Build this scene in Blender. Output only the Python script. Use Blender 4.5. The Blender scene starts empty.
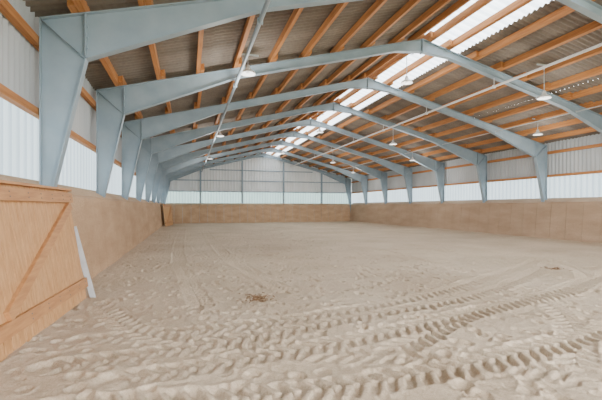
import bpy, bmesh, math, random
import numpy as np
from mathutils import Vector, Matrix
random.seed(4); rng=np.random.default_rng(4)
S=bpy.context.scene; COL=S.collection
CX=7.59; SL=0.2555; ZA=7.25
Y0=7.46; D=4.15
YF=-3.0; YB=40.85
def zt(u): return ZA-SL*u

# ---------------- materials ----------------
def newmat(name):
    m=bpy.data.materials.new(name); m.use_nodes=True
    nt=m.node_tree; nt.nodes.clear()
    out=nt.nodes.new('ShaderNodeOutputMaterial')
    return m,nt,out
def ramp(nt,fac,stops):
    r=nt.nodes.new('ShaderNodeValToRGB')
    el=r.color_ramp.elements
    while len(el)<len(stops): el.new(0.5)
    for e,(p,c) in zip(el,stops): e.position=p; e.color=(*c,1)
    nt.links.new(fac,r.inputs[0]); return r.outputs[0]
def noise(nt,scale,detail=4,vec_scale=(1,1,1),rough=0.5):
    tc=nt.nodes.new('ShaderNodeTexCoord'); mp=nt.nodes.new('ShaderNodeMapping')
    mp.inputs['Scale'].default_value=vec_scale
    nt.links.new(tc.outputs['Object'],mp.inputs[0])
    n=nt.nodes.new('ShaderNodeTexNoise'); n.inputs['Scale'].default_value=scale
    n.inputs['Detail'].default_value=detail; n.inputs['Roughness'].default_value=rough
    nt.links.new(mp.outputs[0],n.inputs['Vector']); return n.outputs[0]
def mixc(nt,a,b,fac,mode='MIX'):
    m=nt.nodes.new('ShaderNodeMix'); m.data_type='RGBA'; m.blend_type=mode
    if isinstance(fac,(int,float)): m.inputs[0].default_value=fac
    else: nt.links.new(fac,m.inputs[0])
    for i,s in ((6,a),(7,b)):
        if isinstance(s,tuple): m.inputs[i].default_value=(*s,1)
        else: nt.links.new(s,m.inputs[i])
    return m.outputs[2]
def pbr(nt,out,col,rough=0.7,metal=0,bump=None,bstr=0.3,bdist=0.01):
    b=nt.nodes.new('ShaderNodeBsdfPrincipled')
    if isinstance(col,tuple): b.inputs['Base Color'].default_value=(*col,1)
    else: nt.links.new(col,b.inputs['Base Color'])
    b.inputs['Roughness'].default_value=rough; b.inputs['Metallic'].default_value=metal
    if bump is not None:
        bp=nt.nodes.new('ShaderNodeBump'); bp.inputs['Strength'].default_value=bstr; bp.inputs['Distance'].default_value=bdist
        nt.links.new(bump,bp.inputs['Height']); nt.links.new(bp.outputs[0],b.inputs['Normal'])
    nt.links.new(b.outputs[0],out.inputs[0]); return b
def simple(name,c1,c2,scale=3,vs=(1,1,1),rough=0.7,metal=0,bstr=0.0,detail=4):
    m,nt,out=newmat(name)
    n=noise(nt,scale,detail,vs)
    c=ramp(nt,n,[(0.3,c1),(0.7,c2)])
    pbr(nt,out,c,rough,metal,n if bstr else None,bstr)
    return m
M_steel=simple('steel_paint',(0.25,0.33,0.39),(0.32,0.40,0.455),2.0,rough=0.55)
M_steel2=simple('steel_paint_light',(0.50,0.55,0.57),(0.60,0.64,0.65),2.0,rough=0.45)
M_purlin=simple('purlin_timber',(0.38,0.145,0.04),(0.55,0.245,0.08),4,(6,0.35,6),0.7,bstr=0.2)
M_gate=simple('gate_timber',(0.48,0.24,0.09),(0.66,0.375,0.17),5,(5,5,0.5),0.6,bstr=0.2)
M_gate2=simple('gate_rail_timber',(0.42,0.19,0.07),(0.58,0.30,0.125),5,(5,0.5,5),0.6,bstr=0.2)
M_alu=simple('aluminium',(0.50,0.52,0.54),(0.60,0.62,0.64),6,rough=0.4,metal=0.3)
M_white=simple('lamp_white',(0.70,0.71,0.70),(0.76,0.76,0.75),6,rough=0.35)
M_dark=simple('dark_metal',(0.10,0.10,0.10),(0.16,0.16,0.16),6,rough=0.5)
M_twig=simple('straw_brown',(0.12,0.065,0.03),(0.30,0.18,0.09),12,rough=0.9)
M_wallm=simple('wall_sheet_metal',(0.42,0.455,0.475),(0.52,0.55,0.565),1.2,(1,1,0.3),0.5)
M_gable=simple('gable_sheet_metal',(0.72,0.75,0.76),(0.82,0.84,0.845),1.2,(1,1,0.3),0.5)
m,nt,out=newmat('roof_fibre_cement')
n1=noise(nt,0.8,5,(0.25,1.5,0.25)); n2=noise(nt,14,3,(1,1,1))
c=ramp(nt,n1,[(0.3,(0.16,0.134,0.112)),(0.7,(0.28,0.242,0.205))])
c=mixc(nt,c,ramp(nt,n2,[(0.3,(0.55,0.55,0.55)),(0.7,(1,1,1))]),0.4,'MULTIPLY')
pbr(nt,out,c,0.85); M_roof=m
def kickmat(name,a,b):
    m,nt,out=newmat(name)
    n1=noise(nt,1.2,6,(1,0.5,2)); n2=noise(nt,40,3)
    c=ramp(nt,n1,[(0.3,a),(0.7,b)])
    c=mixc(nt,c,ramp(nt,n2,[(0.35,(0.62,0.58,0.54)),(0.6,(1,1,1))]),0.6,'MULTIPLY')
    pbr(nt,out,c,0.8,0,n2,0.3,0.015); return m
M_kick=kickmat('kickboard_ply',(0.45,0.285,0.16),(0.61,0.41,0.25))
M_kick2=kickmat('kickboard_ply_grey',(0.42,0.295,0.195),(0.54,0.395,0.275))
def transl(name,col,mixf=0.85,axis='Y',pitch=0.28):
    m,nt,out=newmat(name)
    n=noise(nt,0.9,3,(1,1,0.3))
    c=ramp(nt,n,[(0.3,tuple(x*0.88 for x in col)),(0.7,col)])
    tc=nt.nodes.new('ShaderNodeTexCoord'); wv=nt.nodes.new('ShaderNodeTexWave')
    wv.bands_direction=axis; wv.inputs['Scale'].default_value=2*math.pi/(20*pitch)
    nt.links.new(tc.outputs['Object'],wv.inputs['Vector'])
    c=mixc(nt,c,ramp(nt,wv.outputs['Fac'],[(0.05,(0.70,0.73,0.76)),(0.45,(1,1,1))]),0.85,'MULTIPLY')  # rib shading painted into the colour as darker bands, so the corrugation reads
    t=nt.nodes.new('ShaderNodeBsdfTranslucent'); d=nt.nodes.new('ShaderNodeBsdfDiffuse')
    nt.links.new(c,t.inputs[0]); nt.links.new(c,d.inputs[0])
    mx=nt.nodes.new('ShaderNodeMixShader'); mx.inputs[0].default_value=mixf
    nt.links.new(d.outputs[0],mx.inputs[1]); nt.links.new(t.outputs[0],mx.inputs[2])
    nt.links.new(mx.outputs[0],out.inputs[0]); return m
M_tr=transl('translucent_polycarbonate',(0.36,0.42,0.47),0.8)
M_trg=transl('translucent_polycarbonate_green',(0.26,0.35,0.345),0.75,'X')
M_sky=transl('skylight_fibreglass',(0.72,0.77,0.80),0.92,'Y',0.354)
m,nt,out=newmat('sand')
n1=noise(nt,0.5,5); n2=noise(nt,32,7,rough=0.7); n3=noise(nt,120,4,rough=0.7)
c=ramp(nt,n1,[(0.3,(0.60,0.475,0.335)),(0.7,(0.74,0.61,0.455))])
c=mixc(nt,c,ramp(nt,n2,[(0.35,(0.68,0.63,0.58)),(0.58,(1,1,1))]),0.55,'MULTIPLY')
c=mixc(nt,c,ramp(nt,n3,[(0.38,(0.5,0.45,0.40)),(0.52,(1,1,1))]),0.42,'MULTIPLY')
b=pbr(nt,out,c,0.95,0,n2,0.8,0.03); M_sand=m
m,nt,out=newmat('grass'); pbr(nt,out,ramp(nt,noise(nt,0.3,4),[(0.3,(0.26,0.30,0.19)),(0.7,(0.38,0.40,0.28))]),0.9); M_grass=m

# ---------------- mesh helper ----------------
class MB:
    def __init__(s): s.v=[]; s.f=[]; s.m=[]
    def quad(s,pts,mi=0):
        i=len(s.v); s.v+= [tuple(p) for p in pts]; s.f.append(tuple(range(i,i+len(pts)))); s.m.append(mi)
    def hexa(s,p,mi=0):
        i=len(s.v); s.v+=[tuple(q) for q in p]
        for f in ((3,2,1,0),(4,5,6,7),(0,1,5,4),(1,2,6,5),(2,3,7,6),(3,0,4,7)):
            s.f.append(tuple(i+k for k in f)); s.m.append(mi)
    def box(s,x0,x1,y0,y1,z0,z1,mi=0):
        s.hexa([(x0,y0,z0),(x1,y0,z0),(x1,y1,z0),(x0,y1,z0),(x0,y0,z1),(x1,y0,z1),(x1,y1,z1),(x0,y1,z1)],mi)
    def beam(s,a,b,w,h,up=(0,0,1),mi=0):
        a=Vector(a); b=Vector(b); d=(b-a).normalized(); up=Vector(up)
        sd=d.cross(up).normalized(); u2=sd.cross(d).normalized()
        P=[]
        for q in (a,b):
            for sx,sy in ((-1,-1),(1,-1),(1,1),(-1,1)):
                P.append(q+sd*(sx*w/2)+u2*(sy*h/2))
        s.hexa(P,mi)
    def tube(s,a,b,r,n=10,mi=0):
        a=Vector(a); b=Vector(b); d=(b-a).normalized()
        up=Vector((0,0,1)) if abs(d.z)<0.9 else Vector((1,0,0))
        sd=d.cross(up).normalized(); u2=sd.cross(d)
        i=len(s.v)
        for q in (a,b):
            for k in range(n):
                t=2*math.pi*k/n; s.v.append(tuple(q+sd*(r*math.cos(t))+u2*(r*math.sin(t))))
        for k in range(n):
            k2=(k+1)%n; s.f.append((i+k,i+k2,i+n+k2,i+n+k)); s.m.append(mi)
        s.f.append(tuple(i+k for k in reversed(range(n)))); s.m.append(mi)
        s.f.append(tuple(i+n+k for k in range(n))); s.m.append(mi)
    def lathe(s,c,prof,n=24,mi=0):
        i=len(s.v)
        for r,z in prof:
            for k in range(n):
                t=2*math.pi*k/n; s.v.append((c[0]+r*math.cos(t),c[1]+r*math.sin(t),c[2]+z))
        for j in range(len(prof)-1):
            for k in range(n):
                k2=(k+1)%n; s.f.append((i+j*n+k,i+j*n+k2,i+(j+1)*n+k2,i+(j+1)*n+k)); s.m.append(mi)
    def corr(s,a0,a1,pitch,amp,fn,seg=6,mi=0):
        n=int((a1-a0)/pitch*seg)+1; i=len(s.v)
        for k in range(n+1):
            a=a0+(a1-a0)*k/n; o=amp*math.cos(2*math.pi*a/pitch)
            p,q=fn(a,o); s.v.append(p); s.v.append(q)
        for k in range(n):
            s.f.append((i+2*k,i+2*k+1,i+2*k+3,i+2*k+2)); s.m.append(mi)
    def obj(s,name,mats,parent=None,smooth=False,bevel=0):
        me=bpy.data.meshes.new(name); me.from_pydata(s.v,[],s.f)
        for m in mats: me.materials.append(m)
        me.polygons.foreach_set('material_index',s.m)
        if smooth: me.polygons.foreach_set('use_smooth',[True]*len(s.f))
        me.update()
        bm=bmesh.new(); bm.from_mesh(me); bmesh.ops.recalc_face_normals(bm,faces=bm.faces); bm.to_mesh(me); bm.free()
        o=bpy.data.objects.new(name,me); COL.objects.link(o)
        if parent: o.parent=parent
        if bevel:
            b=o.modifiers.new('bevel','BEVEL'); b.width=bevel; b.segments=2; b.limit_method='ANGLE'
        return o
def empty(name):
    e=bpy.data.objects.new(name,None); COL.objects.link(e); return e

# ---------------- portal frames ----------------
UO=9.93; UI=9.26
def frame(name,Y):
    mb=MB(); tw=0.007; fw=0.09
    pairs=[((UO,-0.1),(9.84,-0.1)),((UO,1.85),(9.76,1.85)),((UO,4.12),(UI,4.12)),((UO,zt(UO)),(UI,4.12)),
           ((UI,zt(UI)),(UI,4.12)),((6.2,zt(6.2)),(6.2,zt(6.2)-0.27)),((1.0,zt(1.0)),(1.0,zt(1.0)-0.25)),((0,zt(0)),(0,zt(0)-0.42))]
    for sg in (-1,1):
        def P(p,y): return Vector((CX+sg*p[0],y,p[1]))
        for i in range(len(pairs)-1):
            (o0,i0),(o1,i1)=pairs[i],pairs[i+1]
            pts=[o0,o1,i0] if i0==i1 else [o0,o1,i1,i0]
            mb.quad([P(q,Y-tw) for q in pts]); mb.quad([P(q,Y+tw) for q in pts])
        outer=[(UO,-0.1),(UO,zt(UO)),(0,zt(0))]
        inner=[(9.84,-0.1),(9.76,1.85),(UI,4.12),(6.2,zt(6.2)-0.27),(1.0,zt(1.0)-0.25),(0,zt(0)-0.42)]
        stiff=[[(UO,zt(UO)),(UI,4.12)],[(UI,zt(UI)),(UI,4.12)]]
        for line in [outer,inner]+stiff:
            for a,b in zip(line[:-1],line[1:]):
                A=P(a,Y);B=P(b,Y); mb.beam(A,B,2*fw,0.018,up=(0,0,1) if abs((B-A).normalized().z)<0.9 else (1,0,0))
    mb.box(CX-0.02,CX+0.02,Y-fw,Y+fw,zt(0)-0.46,zt(0)-0.01)
    for sg in (-1,1):
        for k in range(3):
            for dy in (-.05,.05):
                mb.tube((CX+sg*(UI+.02),Y+dy,4.3+k*0.18),(CX+sg*(UI-.04),Y+dy,4.3+k*0.18),0.014,6)
    return mb.obj(name,[M_steel])
for i in range(-2,9):
    frame('steel_portal_frame',Y0+i*D)

# ---------------- purlins ----------------
edges=[YF]+[Y0+i*D for i in range(-2,9)]
pur=empty('roof_purlins')
for sg,nm in ((-1,'purlins_left'),(1,'purlins_right')):
    mb=MB()
    us=[9.36-1.05*k for k in range(9)]+[0.22]
    for j,u in enumerate(us):
        for b in range(len(edges)-1):
            ya=edges[b]-0.35; yb=edges[b+1]+0.35
            if b==0: ya=YF
            if b==len(edges)-2: yb=YB-.1
            off=0.055 if (b%2) else -0.055
            uc=u+off; w=0.05; z0=lambda uu: zt(uu)+0.011
            P=[]
            for y in (ya,yb):
                P+=[(CX+sg*(uc-w),y,z0(uc-w)),(CX+sg*(uc+w),y,z0(uc+w)),(CX+sg*(uc+w),y,z0(uc+w)+0.2),(CX+sg*(uc-w),y,z0(uc-w)+0.2)]
            mb.hexa(P)
    mb.obj(nm,[M_purlin],pur)

# ---------------- roof ----------------
roof=empty('ceiling')
def roofz(u): return zt(u)+0.25
def slope(sg,u0,u1,name,mat,dz=0.0):
    mb=MB()
    def fn(a,o):
        return ((CX+sg*u0,a,roofz(u0)+o+dz),(CX+sg*u1,a,roofz(u1)+o+dz))
    mb.corr(YF-0.3,YB+0.3,0.177,0.027,fn,8)
    return mb.obj(name,[mat],roof,True)
slope(-1,-0.05,3.6,'roof_sheet_left_upper',M_roof)
slope(-1,3.5,7.1,'roof_sheet_left_mid',M_roof,-0.02)
slope(-1,7.0,10.6,'roof_sheet_left_lower',M_roof,-0.04)
slope(1,0.0,1.72,'skylight_sheet',M_sky)
slope(1,1.65,5.9,'roof_sheet_right_upper',M_roof,-0.02)
slope(1,5.8,10.6,'roof_sheet_right_lower',M_roof,-0.04)

# ---------------- side walls ----------------
def side_wall(sg,name):
    e=empty(name); xw=CX+sg*10.10
    def fn(z0,z1):
        return lambda a,o:((xw+o,a,z0),(xw+o,a,z1))
    mb=MB(); mb.corr(YF,YB,0.14,0.016,fn(1.6,3.2),6); mb.obj('translucent_panels',[M_tr],e,True)
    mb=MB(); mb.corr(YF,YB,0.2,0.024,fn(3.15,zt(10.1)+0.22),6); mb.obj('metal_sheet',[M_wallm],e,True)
    mb=MB(); x0,x1=sorted((xw+sg*0.03,xw+sg*0.13)); mb.box(x0,x1,YF,YB,-0.1,1.7); mb.obj('plinth',[M_wallm],e)
    mb=MB()
    ys=[YF]+[Y0+i*D for i in range(-2,9)]
    for a,b in zip(ys[:-1],ys[1:]):
        for z,h in ((3.17,0.12),(4.35,0.14)):
            x0,x1=sorted((CX+sg*9.96,CX+sg*10.07)); mb.box(x0,x1,a+0.02,b-0.02,z-h/2,z+h/2)
    mb.obj('timber_rails',[M_purlin],e)
side_wall(-1,'wall_left'); side_wall(1,'wall_right')

# ---------------- gable ----------------
g=empty('wall_back'); yw=YB+0.1
mb=MB()
def fg(a,o): return ((a,yw+o,1.6),(a,yw+o,3.2))
mb.corr(CX-10.15,CX+10.15,0.14,0.016,fg,6); mb.obj('translucent_panels',[M_trg],g,True)
mb=MB()
def fg(a,o): return ((a,yw+o,3.15),(a,yw+o,zt(abs(a-CX))+0.24))
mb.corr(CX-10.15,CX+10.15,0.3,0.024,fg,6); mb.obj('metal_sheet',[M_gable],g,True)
mb=MB(); mb.box(CX-10.2,CX+10.2,yw+0.03,yw+0.13,-0.1,1.7); mb.obj('plinth',[M_wallm],g)
mb=MB()
for X in (1.2,5.4,9.8,14.1):
    mb.box(X-0.08,X+0.08,yw-0.26,yw-0.12,0,zt(abs(X-CX))-0.3)
mb.obj('gable_posts',[M_steel],g)
mb=MB()
for z in (3.18,4.3):
    mb.box(CX-9.9,CX+9.9,yw-0.11,yw-0.03,z-0.05,z+0.05)
mb.box(CX-5.5,CX+5.5,yw-0.11,yw-0.03,5.35,5.45)
mb.obj('gable_girts',[M_steel],g)

# ---------------- kickboards ----------------
def kick(sg,name,mat):
    mb=MB(); y=YF; pw=0.83
    def P(u,z,yy): return (CX+sg*u,yy,z)
    while y<YB-0.7:
        y1=min(y+pw,YB-0.55)
        uu=lambda z: 9.57+(z/1.8)*0.17
        z0,z1=-0.1,1.8; g_=.014
        mb.hexa([P(uu(z0),z0,y),P(uu(z0)+.03,z0,y),P(uu(z0)+.03,z0,y1-g_),P(uu(z0),z0,y1-g_),
                 P(uu(z1),z1,y),P(uu(z1)+.03,z1,y),P(uu(z1)+.03,z1,y1-g_),P(uu(z1),z1,y1-g_)])
        y=y1
    y=YF
    while y<YB-0.7:
        y1=min(y+2.5,YB-0.55)
        mb.hexa([P(9.72,1.80,y),P(10.06,2.02,y),P(10.06,2.02,y1-.004),P(9.72,1.80,y1-.004),
                 P(9.71,1.83,y),P(10.06,2.05,y),P(10.06,2.05,y1-.004),P(9.71,1.83,y1-.004)])
        y=y1
    return mb.obj(name,[mat])
kick(-1,'kickboard',M_kick); kick(1,'kickboard',M_kick2)
mb=MB(); x=CX-9.7
while x<CX+9.6:
    x1=min(x+.8,CX+9.7)
    z0,z1=-.1,1.8; f=lambda z: YB-0.75+(z/1.8)*0.25
    mb.hexa([(x,f(z0),z0),(x1-.02,f(z0),z0),(x1-.02,f(z0)+.03,z0),(x,f(z0)+.03,z0),(x,f(z1),z1),(x1-.02,f(z1),z1),(x1-.02,f(z1)+.03,z1),(x,f(z1)+.03,z1)])
    mb.hexa([(x,YB-.52,1.8),(x1-.004,YB-.52,1.8),(x1-.004,YB-.18,1.95),(x,YB-.18,1.95),(x,YB-.52,1.83),(x1-.004,YB-.52,1.83),(x1-.004,YB-.18,1.98),(x,YB-.18,1.98)])
    x=x1
mb.obj('kickboard',[M_kick])

# ---------------- gate ----------------
def gate(name,p0,p1,lean,H):
    p0=Vector(p0); p1=Vector(p1); L=(p1-p0).length
    e1=(p1-p0).normalized(); e2=Vector((-lean,0,H)).normalized(); e3=e2.cross(e1).normalized()
    if e3.x<0: e3=-e3
    HH=math.hypot(lean,H)
    M=lambda a,b,c: p0+e1*a+e2*b+e3*c
    def bx(mb,a0,a1,b0,b1,c0,c1):
        mb.hexa([M(a0,b0,c0),M(a1,b0,c0),M(a1,b0,c1),M(a0,b0,c1),M(a0,b1,c0),M(a1,b1,c0),M(a1,b1,c1),M(a0,b1,c1)])
    e=empty(name)
    mb=MB(); n=int(L/0.16); w=L/n
    for k in range(n): bx(mb,k*w+.007,(k+1)*w-.007,0.03,HH,0,0.025)
    mb.obj('boards',[M_gate],e,bevel=0.004)
    mb=MB()
    bx(mb,0,L,0.22,0.38,0.026,0.08); bx(mb,0,L,HH-0.2,HH-0.04,0.026,0.08)
    def diag(a0,b0,a1,b1):
        A=M(a0,b0,0.052); B=M(a1,b1,0.052); mb.beam(A,B,0.14,0.052,up=e3)
    h=L/2
    diag(h+0.7,0.42,0.12,HH-0.24)
    mb.obj('rails_and_braces',[M_gate2],e,bevel=0.004)
    mb=MB()
    for a in (0.12,0.45,0.9,1.3,1.7,2.2):
        if a<L:
            for b in (0.27,0.33,HH-0.15,HH-0.09):
                mb.tube(M(a,b,0.078),M(a,b,0.084),0.010,8)
    mb.obj('bolts',[M_dark],e)
    mb=MB(); bx(mb,-0.02,L+0.02,HH,HH+0.035,-0.02,0.085); mb.obj('cap_rail',[M_gate2],e,bevel=0.003)
    return e
gate('timber_gate',(-1.70,7.54,0),(-1.88,3.6,0),0.30,1.86)
gate('timber_gate',(-1.30,36.3,0),(-1.75,33.2,0),0.2,1.8)
mb=MB()
mb.beam((-1.60,7.62,0.0),(-1.90,7.58,1.26),0.09,0.03,up=(0,1,0)); mb.beam((-1.635,7.67,0.0),(-1.935,7.63,1.26),0.02,0.08,up=(0,1,0))
mb.obj('aluminium_door_profile',[M_alu])

# ---------------- conduits / pipes ----------------
def pipe(name,X,Z,r,y1=40.5,mat=M_steel2,hang=True):
    mb=MB(); mb.tube((X,YF,Z),(X,y1,Z),r,10)
    if hang:
        for i in range(-2,9):
            y=Y0+i*D; mb.tube((X,y,Z),(X,y,zt(abs(X-CX))-0.26),0.008,6)
            mb.box(X-r-.01,X+r+.01,y-.03,y+.03,Z-r-.01,Z+r+.01)
    mb.obj(name,[mat])
pipe('cable_conduit',1.33,5.17,0.045,mat=M_steel)
pipe('water_pipe',10.56,5.92,0.042,mat=M_white)
pipe('tension_wire',14.4,5.28,0.018,mat=M_steel2)

# ---------------- lamps ----------------
def lamp(X,Y,Z,s=1.0):
    top=zt(abs(X-CX))+0.1
    e=empty('pendant_lamp')
    mb=MB()
    mb.lathe((X,Y,Z),[(0.0,0.20*s),(0.05*s,0.20*s),(0.07*s,0.10*s),(0.10*s,0.07*s),(0.20*s,0.0),(0.215*s,-0.05*s),(0.20*s,-0.05*s),(0.17*s,0.0),(0.06*s,0.05*s),(0,0.05*s)],24)
    mb.obj('shade',[M_white],e,True)
    mb=MB(); mb.lathe((X,Y,Z),[(0,0.045*s),(0.04*s,0.03*s),(0.055*s,-0.02*s),(0.03*s,-0.05*s),(0,-0.055*s)],16); mb.obj('bulb',[M_white],e,True)
    mb=MB(); mb.tube((X,Y,Z+0.19*s),(X,Y,top),0.012,6); mb.box(X-.3,X+.3,Y-.02,Y+.02,top-0.0,top+.04); mb.obj('rod',[M_steel2],e)
    l=bpy.data.lights.new('added_fill_light','POINT'); l.energy=140; l.color=(1.0,0.97,0.92); l.shadow_soft_size=0.25  # fill light added below each shade to brighten the hall
    lo=bpy.data.objects.new('added_fill_light',l); lo.location=(X,Y,Z-0.8); COL.objects.link(lo); lo.parent=e
for Y in (10.4,20.5,30.4): lamp(11.5,Y,5.3)
for Y in (13.8,23.9,34): lamp(14.9,Y,4.85,0.9)
for Y in (12.9,22.9,32.9): lamp(7.8,Y,6.25)
for Y in (10.9,20.9,31): lamp(1.6,Y,5.35)

# ---------------- sand floor ----------------
xs=np.concatenate([np.arange(-2.3,7,0.016),np.arange(7,17.9,0.035)])
ys=[YF,-2,-1,0.5,1.5]
y=2.0
while y<YB: ys.append(y); y+=max(0.016,0.0042*y)
ys.append(YB+0.1); ys=np.array(ys)
XX,YY=np.meshgrid(xs,ys)
def vnoise(x,y,seed):
    r=np.random.default_rng(seed).random((256,256))
    xi=np.floor(x).astype(int); yi=np.floor(y).astype(int); fx=x-xi; fy=y-yi
    fx=fx*fx*(3-2*fx); fy=fy*fy*(3-2*fy)
    g=lambda a,b:r[a%256,b%256]
    return (g(xi,yi)*(1-fx)*(1-fy)+g(xi+1,yi)*fx*(1-fy)+g(xi,yi+1)*(1-fx)*fy+g(xi+1,yi+1)*fx*fy)-0.5
Z=0.05*vnoise(XX*0.8,YY*0.8,1)+0.025*vnoise(XX*2.5,YY*2.5,2)+0.011*vnoise(XX*7,YY*7,3)+0.009*vnoise(XX*16,YY*16,5)
N=9000
px=rng.uniform(-1.9,17,N); py=2.5+37*rng.random(N)**1.3
for k in range(N):
    r=rng.uniform(0.05,0.075); d=rng.uniform(0.008,0.034); R=r*2.2
    a=np.searchsorted(xs,px[k]-R); b=np.searchsorted(xs,px[k]+R); c_=np.searchsorted(ys,py[k]-R); d_=np.searchsorted(ys,py[k]+R)
    if b<=a or d_<=c_: continue
    q=np.sqrt((XX[c_:d_,a:b]-px[k])**2+((YY[c_:d_,a:b]-py[k])*0.85)**2)/r
    Z[c_:d_,a:b]+= -d*np.exp(-q**6)+0.35*d*np.exp(-((q-1.3)/0.25)**2)
def track(pts,w=0.20,depth=0.045,pitch=0.18):
    P=[np.array(p,float) for p in pts]; P=[2*P[0]-P[1]]+P+[2*P[-1]-P[-2]]
    C=[]
    for i in range(1,len(P)-2):
        for t in np.linspace(0,1,40,endpoint=False):
            C.append(0.5*((2*P[i])+(-P[i-1]+P[i+1])*t+(2*P[i-1]-5*P[i]+4*P[i+1]-P[i+2])*t*t+(-P[i-1]+3*P[i]-3*P[i+1]+P[i+2])*t**3))
    C=np.array(C); s=0
    best=np.full(XX.shape,9.0); ss=np.zeros(XX.shape); ll=np.zeros(XX.shape)
    for A,B in zip(C[:-1],C[1:]):
        L=np.hypot(*(B-A)); 
        x0=min(A[0],B[0])-w*1.6; x1=max(A[0],B[0])+w*1.6; y0=min(A[1],B[1])-w*1.6; y1=max(A[1],B[1])+w*1.6
        a,b=np.searchsorted(xs,[x0,x1]); c,d=np.searchsorted(ys,[y0,y1])
        if b>a and d>c:
            dx=XX[c:d,a:b]-A[0]; dy=YY[c:d,a:b]-A[1]; tx,ty=(B-A)/L
            al=np.clip(dx*tx+dy*ty,0,L); lat=-dx*ty+dy*tx; dist=np.hypot(dx-al*tx,dy-al*ty)
            m=dist<best[c:d,a:b]
            best[c:d,a:b][m]=dist[m]; ss[c:d,a:b][m]=(s+al)[m]; ll[c:d,a:b][m]=lat[m]
        s+=L
    inside=1/(1+np.exp(np.clip((best-w)/0.010,-50,50)))
    ph=ss/pitch+np.abs(ll)*3.0+np.where(ll>0,0.5,0)+0.15*vnoise(XX*5,YY*5,11)
    lug=1/(1+np.exp(-14*(np.sin(2*np.pi*ph)-0.15)))
    rim=np.exp(-((best-w*1.15)/0.045)**2)
    wear=np.clip(0.85+0.9*vnoise(XX*1.7,YY*1.7,12),0.35,1)
    global Z
    Z=Z*(1-0.8*inside)+inside*(-depth+lug*depth*1.3)*wear+0.010*rim*wear
T1=[(-0.6,3.9),(0.42,4.09),(2.65,4.54),(5.49,5.44),(8.7,6.6),(12,8.2)]
T2=[(-1.0,3.5),(0.26,3.3),(1.44,3.25),(2.8,3.35),(4.97,3.75),(8,4.7),(12,6.4)]
T3=[(2.2,3.9),(4.3,5.0),(7.5,6.0),(9.5,7.6),(10.4,10),(10.6,14)]
T4=[(0.2,6.5),(0.0,9),(-0.3,13),(-0.4,20),(-.4,30)]
T5=[(1.8,7.2),(1.5,9.5),(1.2,13),(1.1,20),(1.1,30)]
T6=[(3.5,2.8),(5.4,4.6),(6.4,7),(6.7,10),(6.8,16),(6.8,28)]
T7=[(-1.2,5.2),(1.5,5.4),(4.5,6.4),(8,8.2),(13,11)]
T8=[(6.0,3.2),(7.6,5.2),(8.4,8),(8.8,12),(8.8,20)]
T9=[(-1.4,7.0),(-0.6,5.4),(0.6,4.4),(2.2,3.7),(3.6,2.9)]
T10=[(-1.3,4.4),(0.3,4.7),(2.2,5.2),(4.5,5.8),(7.4,7.2),(11,9.5)]
for T in (T4,T5,T6,T8,T7): track(T,depth=0.024)
track(T9,depth=0.028); track(T10,depth=0.034)
for T in (T3,T1,T2): track(T)
Z+=0.006*vnoise(XX*28,YY*28,8)
Z+=0.05*np.exp(-((XX+2.0)/0.35)**2)+0.05*np.exp(-((XX-17.2)/0.35)**2)
ny,nx=XX.shape
co=np.stack([XX,YY,Z],-1).reshape(-1,3)
idx=np.arange(ny*nx).reshape(ny,nx)
F=np.stack([idx[:-1,:-1],idx[:-1,1:],idx[1:,1:],idx[1:,:-1]],-1).reshape(-1,4)
me=bpy.data.meshes.new('floor')
me.vertices.add(len(co)); me.vertices.foreach_set('co',co.astype(np.float32).ravel())
me.loops.add(F.size); me.loops.foreach_set('vertex_index',F.astype(np.int32).ravel())
me.polygons.add(len(F)); me.polygons.foreach_set('loop_start',np.arange(0,F.size,4,dtype=np.int32))
me.polygons.foreach_set('loop_total',np.full(len(F),4,dtype=np.int32))
me.polygons.foreach_set('use_smooth',np.ones(len(F),dtype=bool))
me.update(calc_edges=True); me.validate(); me.materials.append(M_sand)
fl=bpy.data.objects.new('floor',me); COL.objects.link(fl)
mb=MB(); mb.quad([(-80,-80,-0.15),(100,-80,-0.15),(100,120,-0.15),(-80,120,-0.15)]); mb.obj('ground_outside',[M_grass])

def debris(X,Y,n,rad):
    mb=MB()
    for k in range(n):
        a=random.uniform(0,6.28); r=rad*abs(random.gauss(0,0.5)); b=random.uniform(0,6.28); l=random.uniform(0.02,0.09)
        x=X+r*math.cos(a); y=Y+r*math.sin(a); z=0.01+random.uniform(0,0.03)
        mb.beam((x,y,z),(x+l*math.cos(b),y+l*math.sin(b),z+random.uniform(-.01,.02)),random.uniform(.008,.02),.01)
    mb.obj('straw_debris',[M_twig])
debris(1.16,6.7,90,0.34); debris(8.96,7.8,50,0.3)

# ---------------- world ----------------
w=bpy.data.worlds.new('world'); S.world=w; w.use_nodes=True
bg=w.node_tree.nodes['Background']; bg.inputs[0].default_value=(0.97,0.98,1.0,1); bg.inputs[1].default_value=10.0

# ---------------- camera ----------------
cd=bpy.data.cameras.new('camera'); cam=bpy.data.objects.new('camera',cd); COL.objects.link(cam)
cam.location=(0,0,1.6); cam.rotation_euler=(math.radians(90),0,-math.atan(0.288))
cd.sensor_width=36; cd.lens=36*392/602; cd.shift_y=7/602; cd.clip_start=0.05; cd.clip_end=500
S.camera=cam
